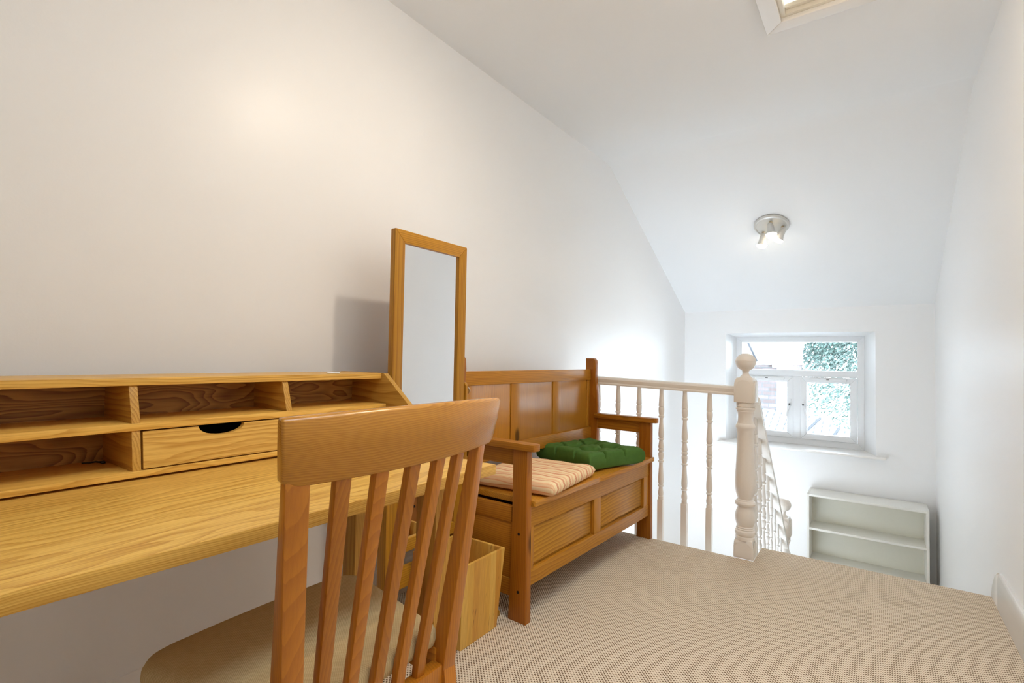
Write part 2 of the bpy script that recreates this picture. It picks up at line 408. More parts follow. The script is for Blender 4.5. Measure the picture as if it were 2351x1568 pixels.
# floor: landing, stairs down, lower floor: one fitted carpet
mb = MB()
def nose(y, r=.018, z=0., n=6): return [(y-r+r*math.sin(a), z-r+r*math.cos(a)) for a in [PI/2*k/n for k in range(n+1)]]
mb.prism([(YB, -.05), (YB, 0)] + nose(2.815) + [(2.815, -.05)], 'x', -.02, 1.135, 0)
steps = [(YB, -.05), (YB, 0)] + nose(3.05)
z = 0.; y = 3.05
for k in range(6):
    z -= .2017; steps += [(y-.015, z+.17), (y-.015, z)]
    if k < 5: y += .20; steps += nose(y, z=z)
steps += [(YW+.05, ZL), (YW+.05, ZL-.05), (3.2, ZL-.05), (2.9, -.25)]
mb.prism(steps, 'x', 1.135, 2.041, 0)
mb.box(-.02, 1.135, 2.9, YW+.05, ZL-.05, ZL, 0)
struct(mb.build('floor', M['carpet'], sharp=50))
# white fascia below the landing edge
struct(MB().box(0.0, 1.13, 2.780, 2.806, -.30, -.052, .003).build('trim_1', M['gloss']))
struct(MB().box(1.112, 1.133, 2.95, 3.02, -.4, -.06, .003).build('trim_2', M['gloss']))
# skirting boards
def skirt(h, t): return [(0, 0), (t, 0), (t, h*.72), (t*.8, h*.80), (t*.75, h*.9), (t*.35, h*.985), (0, h)]
struct(MB().prism(skirt(.132, .016), 'y', YB, 2.80, .001).build('baseboard_left', M['gloss']))
pts = [(2.058-.018+0, 0), (2.058, 0), (2.058, .146), (2.048, .147), (2.043, .140), (2.0405, .112), (2.040, .10)]
b_ = MB().prism(pts, 'y', YB, 2.90, .001)
b_.prism([(2.90, 0), (3.06, -.06), (3.06, -.02), (3.02, .055), (2.96, .115), (2.90, .146)], 'x', 2.041, 2.058, .001)
struct(b_.build('baseboard_right', M['gloss']))

# ------------------------------------------------------------------ window
w = struct(bpy.data.objects.new('window_1', None)); col.objects.link(w)
w.location = (1.64*(1-KW), yf, 1-KW); w.scale = (KW, 1, KW); w['label'] = 'white plastic window with wide top pane above two casements'; w['category'] = 'window'
def frame_ring(mb, x0, x1, z0, z1, t, y0, y1, bev=.004, tb=None):
    tb = tb or t
    mb.prism([(x0, z0), (x0+t, z0+tb), (x0+t, z1-t), (x0, z1)], 'y', y0, y1, bev)
    mb.prism([(x1-t, z0+tb), (x1, z0), (x1, z1), (x1-t, z1-t)], 'y', y0, y1, bev)
    mb.prism([(x0, z0), (x1, z0), (x1-t, z0+tb), (x0+t, z0+tb)], 'y', y0, y1, bev)
    mb.prism([(x0, z1), (x0+t, z1-t), (x1-t, z1-t), (x1, z1)], 'y', y0, y1, bev)
mb = MB(); frame_ring(mb, fx0, fx1, fz0, fz1, .052, 0, .07, .004, .062)
mb.build('window_frame', M['upvc'], w)
MB().box(fx0+.05, fx1-.05, .002, .07, .868, .928, .006).build('transom', M['upvc'], w)
MB().box(.992, 1.058, -.006, .07, .284, .868, .006).build('mullion', M['upvc'], w)
MB().box(.545, 1.495, .030, .036, .925, 1.197, 0).build('window_pane', M['glass'], w)
for (a, b_) in ((.54, .995), (1.055, 1.497)):
    mb = MB(); frame_ring(mb, a, b_, .286, .866, .052, -.012, .05, .006)
    c = mb.build('casement', M['upvc'], w)
    MB().box(a+.05, b_-.05, .016, .022, .335, .815, 0).build('window_pane', M['glass'], c)
    m2 = MB().box(a+.07 if a > 1 else a+.06, b_-.075, -.030, -.010, .836, .858, .004)
    m2.box(a+.075, b_-.08, -.024, -.010, .826, .836, .001)
    v_ = m2.build('trickle_vent', M['upvc'], c)
    MB().box((a+b_)/2-.012, (a+b_)/2+.012, -.0315, -.029, .844, .850, .001).build('vent_slider', M['cord'], v_)
    hx = b_-.026 if a < 1 else a+.026; sgn = -1 if a < 1 else 1
    hb = MB().box(hx-.011, hx+.011, -.022, -.010, .585, .655, .004)
    hb.tube([(hx, -.022, .615), (hx, -.045, .61), (hx+sgn*.006, -.050, .585), (hx+sgn*.018, -.050, .535), (hx+sgn*.024, -.048, .49)], [.009, .010, .009, .008, .006], 10)
    h_ = hb.build('window_handle', M['upvc'], c)
    MB().lathe([(.008, 0), (.008, .008), (0, .008)], (hx, -.060, .606), 16, rot=Matrix.Rotation(PI/2, 4, 'X')).build('handle_lock', M['black_plastic'], h_)
MB().box(.3766, 1.702, -.332, .005, .2115, .2295, .005, 3).build('window_sill', M['gloss'], w)

# ------------------------------------------------------------------ loft hatch
t = thing('loft_hatch', 'cream panelled hatch with white architrave set in the ceiling', 'hatch', (hx0, hy0, H))
W_, D_ = hx1-hx0, hy1-hy0; A = .066
mb = MB()
for p in ([(-A, -A), (W_+A, -A), (W_, 0), (0, 0)], [(W_+A, -A), (W_+A, D_+A), (W_, D_), (W_, 0)], [(W_+A, D_+A), (-A, D_+A), (0, D_), (W_, D_)], [(-A, D_+A), (-A, -A), (0, 0), (0, D_)]):
    mb.prism(p, 'z', -.022, -.0005, .004, 3)
mb.build('architrave', M['gloss'], t)
mb = MB(); q = .018
mb.box(0, q, 0, D_, -.005, .10, .002).box(W_-q, W_, 0, D_, -.005, .10, .002).box(q, W_-q, 0, q, -.005, .10, .002)
mb.box(q, W_-q, D_-q, D_, -.005, .10, .002).box(q, W_-q, D_-q-.02, D_-q, .012, .03, .004)
mb.build('lining', M['hatch_cream'], t)
mb = MB().box(q+.004, W_-q-.004, q+.004, D_-q-.024, .055, .08, .003)
for k in range(1, 6): mb.box(q+.006, W_-q-.006, q+k*(D_-2*q)/6-.02, q+k*(D_-2*q)/6+.02, .046, .056, .004)
mb.build('hatch_panel', M['hatch_cream'], t)

# ------------------------------------------------------------------ ceiling spotlights
def spot_fixture(name, label, loc, normal_rot, heads, group=None):
    t = thing(name, label, 'ceiling light', loc)
    t.rotation_euler = normal_rot.to_euler()
    MB().lathe([(0, 0), (.122, 0), (.124, -.008), (.118, -.020), (.108, -.024), (.104, -.020), (.06, -.026), (0, -.028)], seg=48).build('base_plate', M['nickel'], t)
    inv = normal_rot.inverted()
    for (bx, by), wdir in heads:
        d = (inv.to_3x3() @ Vector(wdir)).normalized()
        p0 = Vector((bx, by, -.022)); p1 = p0 + Vector((0, 0, -.032))
        a = MB().lathe([(.012, 0), (.012, -.006), (.007, -.010), (.007, -.034), (.010, -.036), (.010, -.046), (0, -.048)], p0, 16).build('swivel_arm', M['brass'], t)
        R = d.to_track_quat('Z', 'Y').to_matrix().to_4x4()
        hp = p1 + d*.0 + Vector((0, 0, -.012))
        h = MB().lathe([(0, -.03), (.012, -.030), (.019, -.022), (.023, 0), (.026, .03), (.034, .055), (.041, .066), (.039, .067), (.031, .054), (.02, .03), (0, .028)], hp, 28, rot=R).build('lamp_head', M['nickel'], t)
        MB().lathe([(.012, .03), (.020, .046), (.032, .062), (.037, .071), (.035, .078), (.024, .086), (0, .090)], hp, 24, rot=R).build('bulb', M['bulb'], h)
    return t
ang = math.atan2(H-HS, YW-YS)
Rs = Matrix.Rotation(-ang, 4, 'X')
# place heads in world then express on the plate
spot_fixture('ceiling_spotlight', 'nickel three-lamp spotlight lit on the sloping ceiling above the window', (.985, 4.305, 2.0605-.003), Rs,
             [((.006, -.060), (.12, -.22, -.95)), ((-.060, .050), (-.10, -.10, -.95)), ((.078, .010), (-.42, -.05, -.88))])

LAMP2 = (1.22, 1.46, H)
spot_fixture('ceiling_spotlight', 'nickel three-lamp spotlight on the flat ceiling above the desk side', LAMP2, Matrix.Identity(4),
             [((-.062, -.040), (-.45, -.25, -.85)), ((.050, .055), (.55, .40, -.72)), ((.060, -.045), (.65, -.40, -.70))])

def spot(name, loc, d, power, c, cone=150, r=.04):
    L = bpy.data.lights.new(name, 'SPOT'); L.energy = power; L.color = c; L.shadow_soft_size = r
    L.spot_size = math.radians(cone); L.spot_blend = 1.0
    o = bpy.data.objects.new(name, L); o.location = loc; col.objects.link(o)
    o.rotation_euler = Vector(d).to_track_quat('-Z', 'Y').to_euler(); return o
WARM = (1.0, .85, .67)
for k, (q, d) in enumerate((((-.062, -.040), (-.45, -.25, -.85)), ((.050, .055), (.55, .40, -.72)), ((.060, -.045), (.65, -.40, -.70)))):
    dv = Vector(d).normalized()
    spot('lamp_light', Vector(LAMP2) + Vector((q[0], q[1], -.066)) + dv*.105, d, 17.5, WARM, 164)
for (q, d) in (((.006, -.060), (.12, -.22, -.95)), ((-.060, .050), (-.10, -.10, -.95)), ((.078, .010), (-.42, -.05, -.88))):
    dv = Vector(d).normalized(); p = Rs @ Vector((q[0], q[1], -.066))
    spot('lamp_light', Vector((.985, 4.305, 2.0575)) + p + dv*.105, d, 1.6, (1.0, .93, .85), 150)

# ------------------------------------------------------------------ balustrade
BAL = [(.0155, .818), (.0110, .818), (.0118, .79), (.0160, .725), (.0165, .721), (.0125, .718), (.0162, .708), (.0168, .695), (.0150, .675),
       (.0105, .661), (.0160, .657), (.0168, .653), (.0155, .649), (.0105, .643), (.0115, .61), (.0160, .55), (.0168, .53), (.0160, .51), (.0105, .497),
       (.0160, .494), (.0168, .490), (.0158, .486), (.0105, .480), (.0130, .458), (.0162, .435), (.0155, .425), (.0115, .418), (.0160, .412), (.0168, .405), (.0160, .398),
       (.0115, .392), (.0158, .384), (.0164, .368), (.0135, .345), (.0105, .332), (.0160, .328), (.0168, .324), (.0158, .320), (.0105, .312), (.0115, .28),
       (.0160, .21), (.0168, .18), (.0160, .15), (.0110, .120)]
def scale_prof(pts, z0, z1, s0=None, s1=None, sr=1.0):
    zs = [p[1] for p in pts]; a, b = max(zs), min(zs)
    return [(r*sr, z1 - (a-z)/(a-b)*(z1-z0)) for r, z in pts]
SEQ = [(.0112, 0), (.0118, .035), (.0160, .164), (.0166, .172), (.0125, .176), (.0162, .190), (.0168, .212), (.0150, .245), (.0108, .262),
       (.0160, .266), (.0168, .274), (.0158, .281), (.0106, .288), (.0115, .335), (.0158, .42), (.0168, .445), (.0158, .470), (.0108, .485),
       (.0160, .488), (.0168, .493), (.0158, .499), (.0108, .505), (.0135, .535), (.0166, .565), (.0155, .580), (.0118, .584), (.0160, .592), (.0168, .602), (.0160, .612),
       (.0118, .620), (.0160, .632), (.0166, .650), (.0138, .68), (.0108, .698), (.0160, .703), (.0168, .708), (.0158, .714), (.0108, .722), (.0115, .76),
       (.0158, .85), (.0168, .885), (.0158, .920), (.0108, .936), (.0160, .940), (.0168, .947), (.0158, .953), (.0110, .962), (.0130, .985), (.0165, 1.012),
       (.0160, 1.030), (.0125, 1.048), (.0150, 1.052), (.0150, 1.080)]
def baluster(mb, x, y, zt, zs, zb, s=.0155):
    n = 1.080
    mb.lathe([(r, zt-(zt-zs)*q/n) for r, q in SEQ][::-1], (x, y, 0), 18)
    mb.box(x-s, x+s, y-s, y+s, zb, zs, .0015)
NEW = [(.0, 1.044), (.018, 1.0415), (.034, 1.033), (.045, 1.020), (.0500, 1.0055), (.0503, 1.0035), (.0490, 1.0030), (.0490, 1.0022), (.0503, 1.0017), (.0500, .997), (.0475, .986), (.043, .976), (.036, .9665), (.027, .9600), (.0205, .9565),
       (.0165, .951), (.0148, .944), (.0155, .937), (.0195, .929), (.027, .9215), (.031, .919), (.031, .916)]
SHAFT = [(.042, .790), (.0445, .785), (.0445, .768), (.040, .766), (.046, .762), (.0475, .757), (.045, .750), (.041, .747), (.042, .742), (.039, .738), (.036, .72), (.036, .70), (.039, .682), (.043, .678),
         (.0475, .667), (.0475, .660), (.043, .652), (.042, .646), (.0405, .640), (.0415, .56), (.044, .49), (.048, .42), (.050, .38), (.0495, .355), (.045, .325), (.037, .300), (.036, .294),
         (.040, .290), (.040, .286), (.047, .281), (.050, .273), (.0475, .264), (.036, .258), (.037, .248), (.045, .228), (.0495, .208), (.048, .186), (.041, .163), (.038, .157), (.042, .152), (.040, .148), (.044, .143), (.041, .139), (.048, .132), (.0495, .122), (.046, .112),
         (.043, .108), (.046, .105), (.046, .09)]
def newel(parent, x, y, zoff, zb=0.):
    nb = MB(); s = .0465
    # lower and upper blocks with rounded (arched) faces
    def block(z0, z1, down):
        n = 10; arc = []
        if down: # arch at the top of the lower block
            nb.box(x-s, x+s, y-s, y+s, z0, z1-.035, .003)
            nb.hexa([(x-s,y-s,z1-.036),(x+s,y-s,z1-.036),(x+s,y+s,z1-.036),(x-s,y+s,z1-.036),(x-.040,y-.040,z1),(x+.040,y-.040,z1),(x+.040,y+.040,z1),(x-.040,y+.040,z1)], .005)
            for a, sg in (('x', -1), ('x', 1), ('y', -1), ('y', 1)):
                pts = [(-.038, z0+.01), (.038, z0+.01)] + [(.038*math.cos(k*PI/12), z1-.040+.032*math.sin(k*PI/12)) for k in range(13)]
                o = (y if a == 'x' else x); c = (x if a == 'x' else y) + sg*s
                nb.prism([(o+p, q) for p, q in pts], a, min(c, c+sg*.0015), max(c, c+sg*.0015), 0)
        else:
            nb.box(x-s, x+s, y-s, y+s, z0, z1-.030, .003)
            nb.hexa([(x-s,y-s,z1-.031),(x+s,y-s,z1-.031),(x+s,y+s,z1-.031),(x-s,y+s,z1-.031),(x-.038,y-.038,z1),(x+.038,y-.038,z1),(x+.038,y+.038,z1),(x-.038,y+.038,z1)], .004)
            for a, sg in (('x', -1), ('x', 1), ('y', -1), ('y', 1)):
                pts = [(-.040, z0+.001), (.040, z0+.001)] + [(.040*math.cos(k*PI/12), z1-.052+.042*math.sin(k*PI/12)) for k in range(13)]
                o = (y if a == 'x' else x); c = (x if a == 'x' else y) + sg*s
                nb.prism([(o+p, q) for p, q in pts], a, min(c, c+sg*.0025), max(c, c+sg*.0045), .0012)
    block(zb, .092+zoff, True)
    nb.lathe([(r, z+zoff) for r, z in SHAFT][::-1], (x, y, 0), 40)
    block(.790+zoff, .917+zoff, False)
    o = nb.build('newel_post', M['joinery'], parent)
    MB().lathe([(r, z+zoff) for r, z in NEW][::-1], (x, y, 0), 40).build('newel_cap', M['joinery'], o)
    return o
t = thing('balustrade', 'white-painted turned balustrade with ball-topped newel along the landing edge', 'balustrade', (0, 2.85, 0))
newel(t, 1.0875, 0, 0)
rp = [(-.030, -.022), (.030, -.022), (.030, -.014), (.024, -.008), (.027, .004), (.027, .012), (.018, .023), (0, .027), (-.018, .023), (-.027, .012), (-.027, .004), (-.024, -.008), (-.030, -.014)]
def rail(mb, p0, p1, sc_=1.0):
    p0, p1 = Vector(p0), Vector(p1); d = (p1-p0).normalized(); side = Vector((0,0,1)).cross(d).normalized(); up = d.cross(side)
    n = len(rp); V = [p + side*a*sc_ + up*b*sc_ for p in (p0, p1) for a, b in rp]
    mb.faces(V, [list(range(n))[::-1], list(range(n, 2*n))] + [[i, (i+1)%n, n+(i+1)%n, n+i] for i in range(n)], True)
mb = MB(); rail(mb, (.002, .022, .874), (1.045, .022, .8435)); mb.build('handrail', M['joinery'], t)
for x in (.112, .244, .376, .508, .642, .775, .908):
    zt = .874-.0292*x-.021
    mb = MB(); baluster(mb, x-.005, .022, zt+.003, .2065, -.06); mb.build('baluster', M['joinery'], t)
MB().box(.002, 1.125, -.002, .048, -.11, -.058, .004).build('base_rail', M['joinery'], t)

t = thing('stair_balustrade', 'white turned banister descending the stairs behind the tall newel', 'balustrade', (1.105, 2.90, 0))
slope = -1.0
ra = (0, 0.02, 1.056); 
def rz(y): return .806 + slope*(y-.05) - .027
mb = MB(); rail(mb, (0, .035, rz(.035)), (0, 1.09, rz(1.09)), 1.28); mb.build('handrail', M['gloss'], t)
newel(t, 0, 1.13, -.995, ZL)
mb = MB()
mb.prism([(.0, rz(0)-.88), (1.09, rz(1.09)-.88), (1.09, rz(1.09)-1.10), (.0, rz(0)-1.10)], 'x', -.016, .016, .003)
mb.build('string_board', M['gloss'], t)
for k in range(8):
    y = .10 + k*.125
    mb = MB(); baluster(mb, 0, y, rz(y)-.015, rz(y)-.66, rz(y)-.89, .015); mb.build('baluster', M['gloss'], t)

# ------------------------------------------------------------------ white bookcase on the half landing
t = thing('bookcase', 'white open bookcase with two shelves under the window', 'bookcase', (1.143, 5.115, ZL))
Wd, Dp, Hh, q = .825, .270, ZL*-1-.137, .018
MB().box(0, q, 0, Dp, 0, Hh, .001).build('side_panel', M['laminate'], t)
MB().box(Wd-q, Wd, 0, Dp, 0, Hh, .001).build('side_panel', M['laminate'], t)
MB().box(q, Wd-q, 0.002, Dp, Hh-q, Hh, .001).build('top_panel', M['laminate'], t)
MB().box(q, Wd-q, Dp-.012, Dp-.006, 0.06, Hh-q, 0).build('back_panel', M['laminate_back'], t)
MB().box(q, Wd-q, 0.003, .02, 0, .06, .001).build('plinth', M['laminate'], t)
for z in (.062, .50, .785): MB().box(q, Wd-q, 0.012 if z > .1 else .003, Dp-.012, z-.018, z, .001).build('shelf', M['laminate'], t)

# ------------------------------------------------------------------ desk
t = thing('desk', 'light ash desk with thick plain top along the left wall', 'desk', (.86, 0, 0))
DT = .730; DX0 = -.715
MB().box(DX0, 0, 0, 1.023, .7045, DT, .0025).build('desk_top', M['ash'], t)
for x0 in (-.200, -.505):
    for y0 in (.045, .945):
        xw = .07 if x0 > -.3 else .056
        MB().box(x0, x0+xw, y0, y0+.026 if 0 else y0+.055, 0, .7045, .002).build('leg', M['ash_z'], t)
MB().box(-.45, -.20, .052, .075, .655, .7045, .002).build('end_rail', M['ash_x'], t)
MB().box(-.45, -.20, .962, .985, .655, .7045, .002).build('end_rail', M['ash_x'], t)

# hutch on the desk
t = thing('desk_hutch', 'ash pigeonhole unit with slanted side and one drawer on the desk', 'desk organiser', (0, 0, DT))
y0, y1 = .012, 1.080; P = .018
zb0, zb1, zm0, zm1, zt0, zt1 = .005, .018, .101, .1165, .195, .2115   # relative to desk top
for (x, y) in ((.20, .05), (.36, .05), (.20, 1.0), (.36, 1.00)): MB().lathe([(.010, 0), (.010, .006)], (x, y, 0), 12).build('foot_pad', M['dark'], t)
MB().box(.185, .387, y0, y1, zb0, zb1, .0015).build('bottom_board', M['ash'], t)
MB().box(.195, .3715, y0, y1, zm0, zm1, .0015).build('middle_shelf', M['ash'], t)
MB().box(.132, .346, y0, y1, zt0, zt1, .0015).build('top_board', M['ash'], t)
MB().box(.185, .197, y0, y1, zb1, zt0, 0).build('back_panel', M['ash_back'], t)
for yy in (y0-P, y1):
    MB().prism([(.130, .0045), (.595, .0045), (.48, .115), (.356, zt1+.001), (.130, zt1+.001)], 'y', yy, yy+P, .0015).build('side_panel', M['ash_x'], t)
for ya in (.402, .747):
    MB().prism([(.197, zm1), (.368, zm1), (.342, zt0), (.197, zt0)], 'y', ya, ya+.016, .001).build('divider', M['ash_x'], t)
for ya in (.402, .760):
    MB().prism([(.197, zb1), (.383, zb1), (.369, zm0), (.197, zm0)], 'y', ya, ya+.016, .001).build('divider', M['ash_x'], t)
# drawer with half-moon cut-out
da, db = .4215, .757; zc0, zc1 = zb1+.003, zm0-.003; cyy, rr = .583, .062
pts = [(da, zc0), (db, zc0), (db, zc1)] + [(cyy+.052*math.cos(a), zc1-.022*math.sin(a)) for a in [PI*k/16 for k in range(17)]] + [(da, zc1)]
mb = MB(); b = bmesh.new()
def fx(z): return .384 - (z-zb1)*.155
front = [b.verts.new((fx(z), y, z)) for y, z in pts]; back = [b.verts.new((fx(z)-.014, y, z)) for y, z in pts]
n = len(pts); b.faces.new(front); b.faces.new(back[::-1])
for i in range(n): b.faces.new([front[i], back[i], back[(i+1)%n], front[(i+1)%n]])
bmesh.ops.recalc_face_normals(b, faces=b.faces); b.normal_update()
bmesh.ops.triangulate(b, faces=[f for f in b.faces if len(f.verts) > 4]); mb._merge(b)
dr = mb.build('drawer', M['ash'], t)
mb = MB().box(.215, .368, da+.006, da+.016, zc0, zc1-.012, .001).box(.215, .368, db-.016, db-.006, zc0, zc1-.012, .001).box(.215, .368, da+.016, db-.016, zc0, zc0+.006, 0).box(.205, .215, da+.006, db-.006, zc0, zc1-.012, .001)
mb.build('drawer_box', M['drawer_shade'], dr)

# tiny screw lying on the hutch top
k_ = thing('curtain_hook', 'tiny metal hook lying on top of the desk organiser', 'hook', (.30, .93, DT+zt1))
MB().tube([(0, -.018, .0022), (0, -.006, .0022), (.004, .004, .0022), (.010, .010, .0022), (.012, .016, .0022), (.006, .019, .0022)], .0021, 8).build('hook_wire', M['nickel'], k_)

cb_ = thing('cable', 'short black cable end lying in the lower pigeonhole left of the drawer', 'cable', (.228, .378, DT+.0185))
MB().tube([(-.010, -.018, .002), (-.003, -.006, .002), (.0, .004, .003), (.005, .010, .002), (.010, .012, .002)], .0018, 8).build('cord', M['black_plastic'], cb_)
MB().box(.008, .022, .008, .016, .0005, .005, .001).build('plug', M['black_plastic'], cb_)

# ------------------------------------------------------------------ cheval mirror
mx = .262
t = thing('cheval_mirror', 'tall wood-framed tilting mirror standing between desk and bench', 'mirror', (mx, 1.390, 0))
hw, zb, zt, fw, th = .192, .292, 1.452, .046, .026
def stile(yy0, yy1, z0, z1, zi0, zi1):
    return [(yy0, z0), (yy1, zi0), (yy1, zi1), (yy0, z1)]
for sg in (-1, 1):
    MB().prism([(sg*hw, zb), (sg*(hw-fw), zb+fw), (sg*(hw-fw), zt-fw), (sg*hw, zt)], 'x', -th, 0, .003).build('frame_stile', M['mirror_z'], t)
for z_, s_ in ((zt, -1), (zb, 1)):
    MB().prism([(-hw, z_), (hw, z_), (hw-fw, z_+s_*fw), (-hw+fw, z_+s_*fw)], 'x', -th, 0, .003).build('frame_rail', M['mirror_y'], t)
MB().box(-.014, -.010, -hw+fw-.006, hw-fw+.006, zb+fw-.006, zt-fw+.006, 0).build('mirror_glass', M['mirror'], t)
MB().box(-.024, -.015, -hw+.02, hw-.02, zb+.02, zt-.02, 0).build('backing_board', M['ash_back'], t)
for sg in (-1, 1):
    ya, yb = sorted((sg*(hw+.002), sg*(hw+.018)))
    MB().prism([(-.036, 0.03), (.010, 0.03), (.006, .88), (-.004, .895), (-.022, .895), (-.032, .88)], 'y', ya, yb, .003).build('stand_post', M['mirror_z'], t)
    MB().prism([(-.20, 0), (.19, 0), (.19, .02), (.03, .05), (-.05, .05), (-.20, .02)], 'y', ya, yb, .003).build('foot', M['mirror_y'], t)
    kb = MB().lathe([(0, 0), (.010, 0), (.010, .010), (.016, .012), (.016, .016), (0, .018)], (-.013, sg*(hw+.018), .858), 20, rot=Matrix.Rotation(-sg*PI/2, 4, 'X')).build('pivot_knob', M['chrome'], t)
    MB().tube([(-.013+.014*math.cos(2*PI*k/20), sg*(hw+.033), .858+.014*math.sin(2*PI*k/20)) for k in range(20)], .0025, 8, True).build('knob_ring', M['chrome'], kb)
MB().box(-.026, -.004, -hw-.002, hw+.002, .165, .238, .003).build('stretcher', M['mirror_y'], t)

# ------------------------------------------------------------------ waste bin
t = thing('waste_bin', 'square tapered wooden bin, open and empty, beside the bench leg', 'bin', (.39, 1.427, 0))
a0, a1, hb, q = .101, .120, .290, .011
for k, (sx, sy) in enumerate(((1, 0), (-1, 0), (0, 1), (0, -1))):
    def pt(u, z, off): # u along side, off inward
        s = a0 + (a1-a0)*z/hb - off; 
        return (sx*s + (0 if sx else u*s), sy*s + (0 if sy else u*s), z)
    P8 = [pt(-1,0.0,0), pt(1,0.0,0), pt(1,0.0,q), pt(-1,0.0,q), pt(-1,hb,0), pt(1,hb,0), pt(1,hb,q), pt(-1,hb,q)]
    MB().hexa(P8, .001, 1).build('bin_side', M['bin'], t)
MB().box(-a0+q, a0-q, -a0+q, a0-q, .006, .016, 0).build('bin_bottom', M['bin'], t)

# ------------------------------------------------------------------ storage bench
t = thing('storage_bench', 'knotty pine storage bench with panelled front and slatted back', 'bench', (.150, 1.612, 0), -.034)
L = 1.213; PT = .034
def bpost_profile(): # back post, wavy top
    return [(0, 0), (.078, 0), (.072, .25), (.076, .45), (.082, .60), (.083, .72), (.078, .80), (.068, .865), (.066, .90), (.068, .95), (.064, .99), (.054, 1.003), (0, 1.003)]
for u in (0, L-PT):
    MB().prism(bpost_profile(), 'y', u, u+PT, .003).build('back_post', M['pine_post'], t)
    MB().prism([(.340, 0), (.423, 0), (.419, .40), (.419, .648), (.352, .648), (.352, .40), (.345, .12)], 'y', u, u+PT, .003).build('front_post', M['pine_post'], t)
    o = t.children[-1]
    sg = -1 if u == 0 else 1; yf_ = u if u == 0 else u+PT
    for zz in (.113, .33):
        MB().lathe([(.0055, 0), (.0055, .0012), (0, .0012)], (.386, yf_, zz), 16, rot=Matrix.Rotation(PI/2 if u == 0 else -PI/2, 4, 'X')).build('dowel_hole', M['dark'], o)
    ua = u-.012 if u == 0 else u-.018
    MB().prism([(.070, ua), (.440, ua), (.454, ua+.006), (.458, ua+.016), (.458, ua+.036), (.454, ua+.046), (.440, ua+.052), (.070, ua+.052)], 'z', .648, .674, .003).build('armrest', M['pine_x'], t)
    MB().box(.074, .352, u+.006, u+PT-.006, .585, .648, .002).build('arm_rail', M['pine_x'], t)
    # end panel below the seat
    e0, e1 = (u+.006, u+PT-.006)
    MB().box(.074, .345, e0, e1, .365, .425, .002).build('end_rail', M['pine_x'], t)
    MB().box(.074, .345, e0, e1, .085, .150, .002).build('end_rail', M['pine_x'], t)
    MB().box(.074, .345, u+.013, u+.021, .15, .365, 0).build('end_panel', M['pine_x'], t)
    oo = t.children[-1]
    y_in = u+.013 if u == 0 else u+.021; y_out = u+.006 if u == 0 else u+.028
    lo_ = [(.074, y_in, .15), (.345, y_in, .15), (.345, y_in, .365), (.074, y_in, .365)]; hi_ = [(.104, y_out, .18), (.315, y_out, .18), (.315, y_out, .335), (.104, y_out, .335)]
    MB().faces(lo_+hi_, [[0,1,5,4],[1,2,6,5],[2,3,7,6],[3,0,4,7],[4,5,6,7],[3,2,1,0]], True).build('raised_field', M['pine_x'], oo)
# seat lid, with a chipped front edge
mb = MB(); NX = [(0.036, PT+.001), (.342, PT+.001), (.349, 0.0), (.432, 0.)]
mb.prism([(.086, PT+.002), (.430, PT+.002), (.4345, PT+.006), (.4345, .545), (.430, .552), (.4275, .566), (.431, .580), (.4345, .588), (.4345, L-.014), (.430, L-.010), (.4235, L-.010), (.4235, L-PT-.002), (.086, L-PT-.002)], 'z', .432, .454, .002)
seat = mb.build('seat_lid', M['pine_y'], t)
MB().box(.058, .084, PT, L-PT, .425, .452, .001).build('hinge_rail', M['pine_y'], t)
# front: frame and two raised panels
F0, F1 = .388, .412
MB().box(F0, F1, PT, L-PT, .352, .432, .002).build('front_rail', M['pine_y'], t)
MB().box(F0, F1, PT, L-PT, .130, .190, .002).build('front_rail', M['pine_y'], t)
for (a, b_) in ((PT, .064), (.548, .612), (1.112, L-PT)):
    MB().box(F0, F1-.001, a, b_, .190, .352, .002).build('front_stile', M['pine_z'], t)
for (a, b_) in ((.064, .548), (.612, 1.112)):
    mb = MB().box(F0-.004, F0+.002, a, b_, .19, .352, 0)
    lo_ = [(F0+.002, a+.007, .196), (F0+.002, b_-.007, .196), (F0+.002, b_-.007, .346), (F0+.002, a+.007, .346)]
    hi_ = [(F0+.0115, a+.015, .203), (F0+.0115, b_-.015, .203), (F0+.0115, b_-.015, .339), (F0+.0115, a+.015, .339)]
    hi2 = [(F0+.008, a+.009, .198), (F0+.008, b_-.009, .198), (F0+.008, b_-.009, .344), (F0+.008, a+.009, .344)]
    mb.faces(lo_+hi2+hi_, [[0,1,5,4],[1,2,6,5],[2,3,7,6],[3,0,4,7],[4,5,9,8],[5,6,10,9],[6,7,11,10],[7,4,8,11],[8,9,10,11],[3,2,1,0]], True)
    mb.build('front_panel', M['pine_panel'], t)
MB().box(.078, .388, PT+.002, L-PT-.002, .128, .142, 0).build('chest_floor', M['pine_y'], t)
MB().box(.060, .074, PT, L-PT, .12, .425, .001).build('chest_back', M['pine_y'], t)
# slatted back
B0, B1 = .014, .038
MB().box(B0, B1, PT, L-PT, .873, .936, .003).build('back_rail', M['pine_y'], t)
MB().box(B0, B1+.006, PT, L-PT, .525, .590, .003).build('back_rail', M['pine_y'], t)
cuts = [PT, .20, .43, .66, .885, L-PT-.045, L-PT]
cuts = [PT, .392, .764, 1.140, L-PT]
for a, b_ in zip(cuts, cuts[1:]):
    MB().prism([(B0+.004, a+.003), (B0+.0190, a+.003), (B0+.0200, a+.005), (B0+.0198, min(a+.085, b_-.01)), (B0+.0182, min(a+.088, b_-.006)), (B0+.0165, b_-.0005), (B0+.004, b_-.0005)], 'z', .590, .873, .001).build('back_board', M['pine_z'], t)

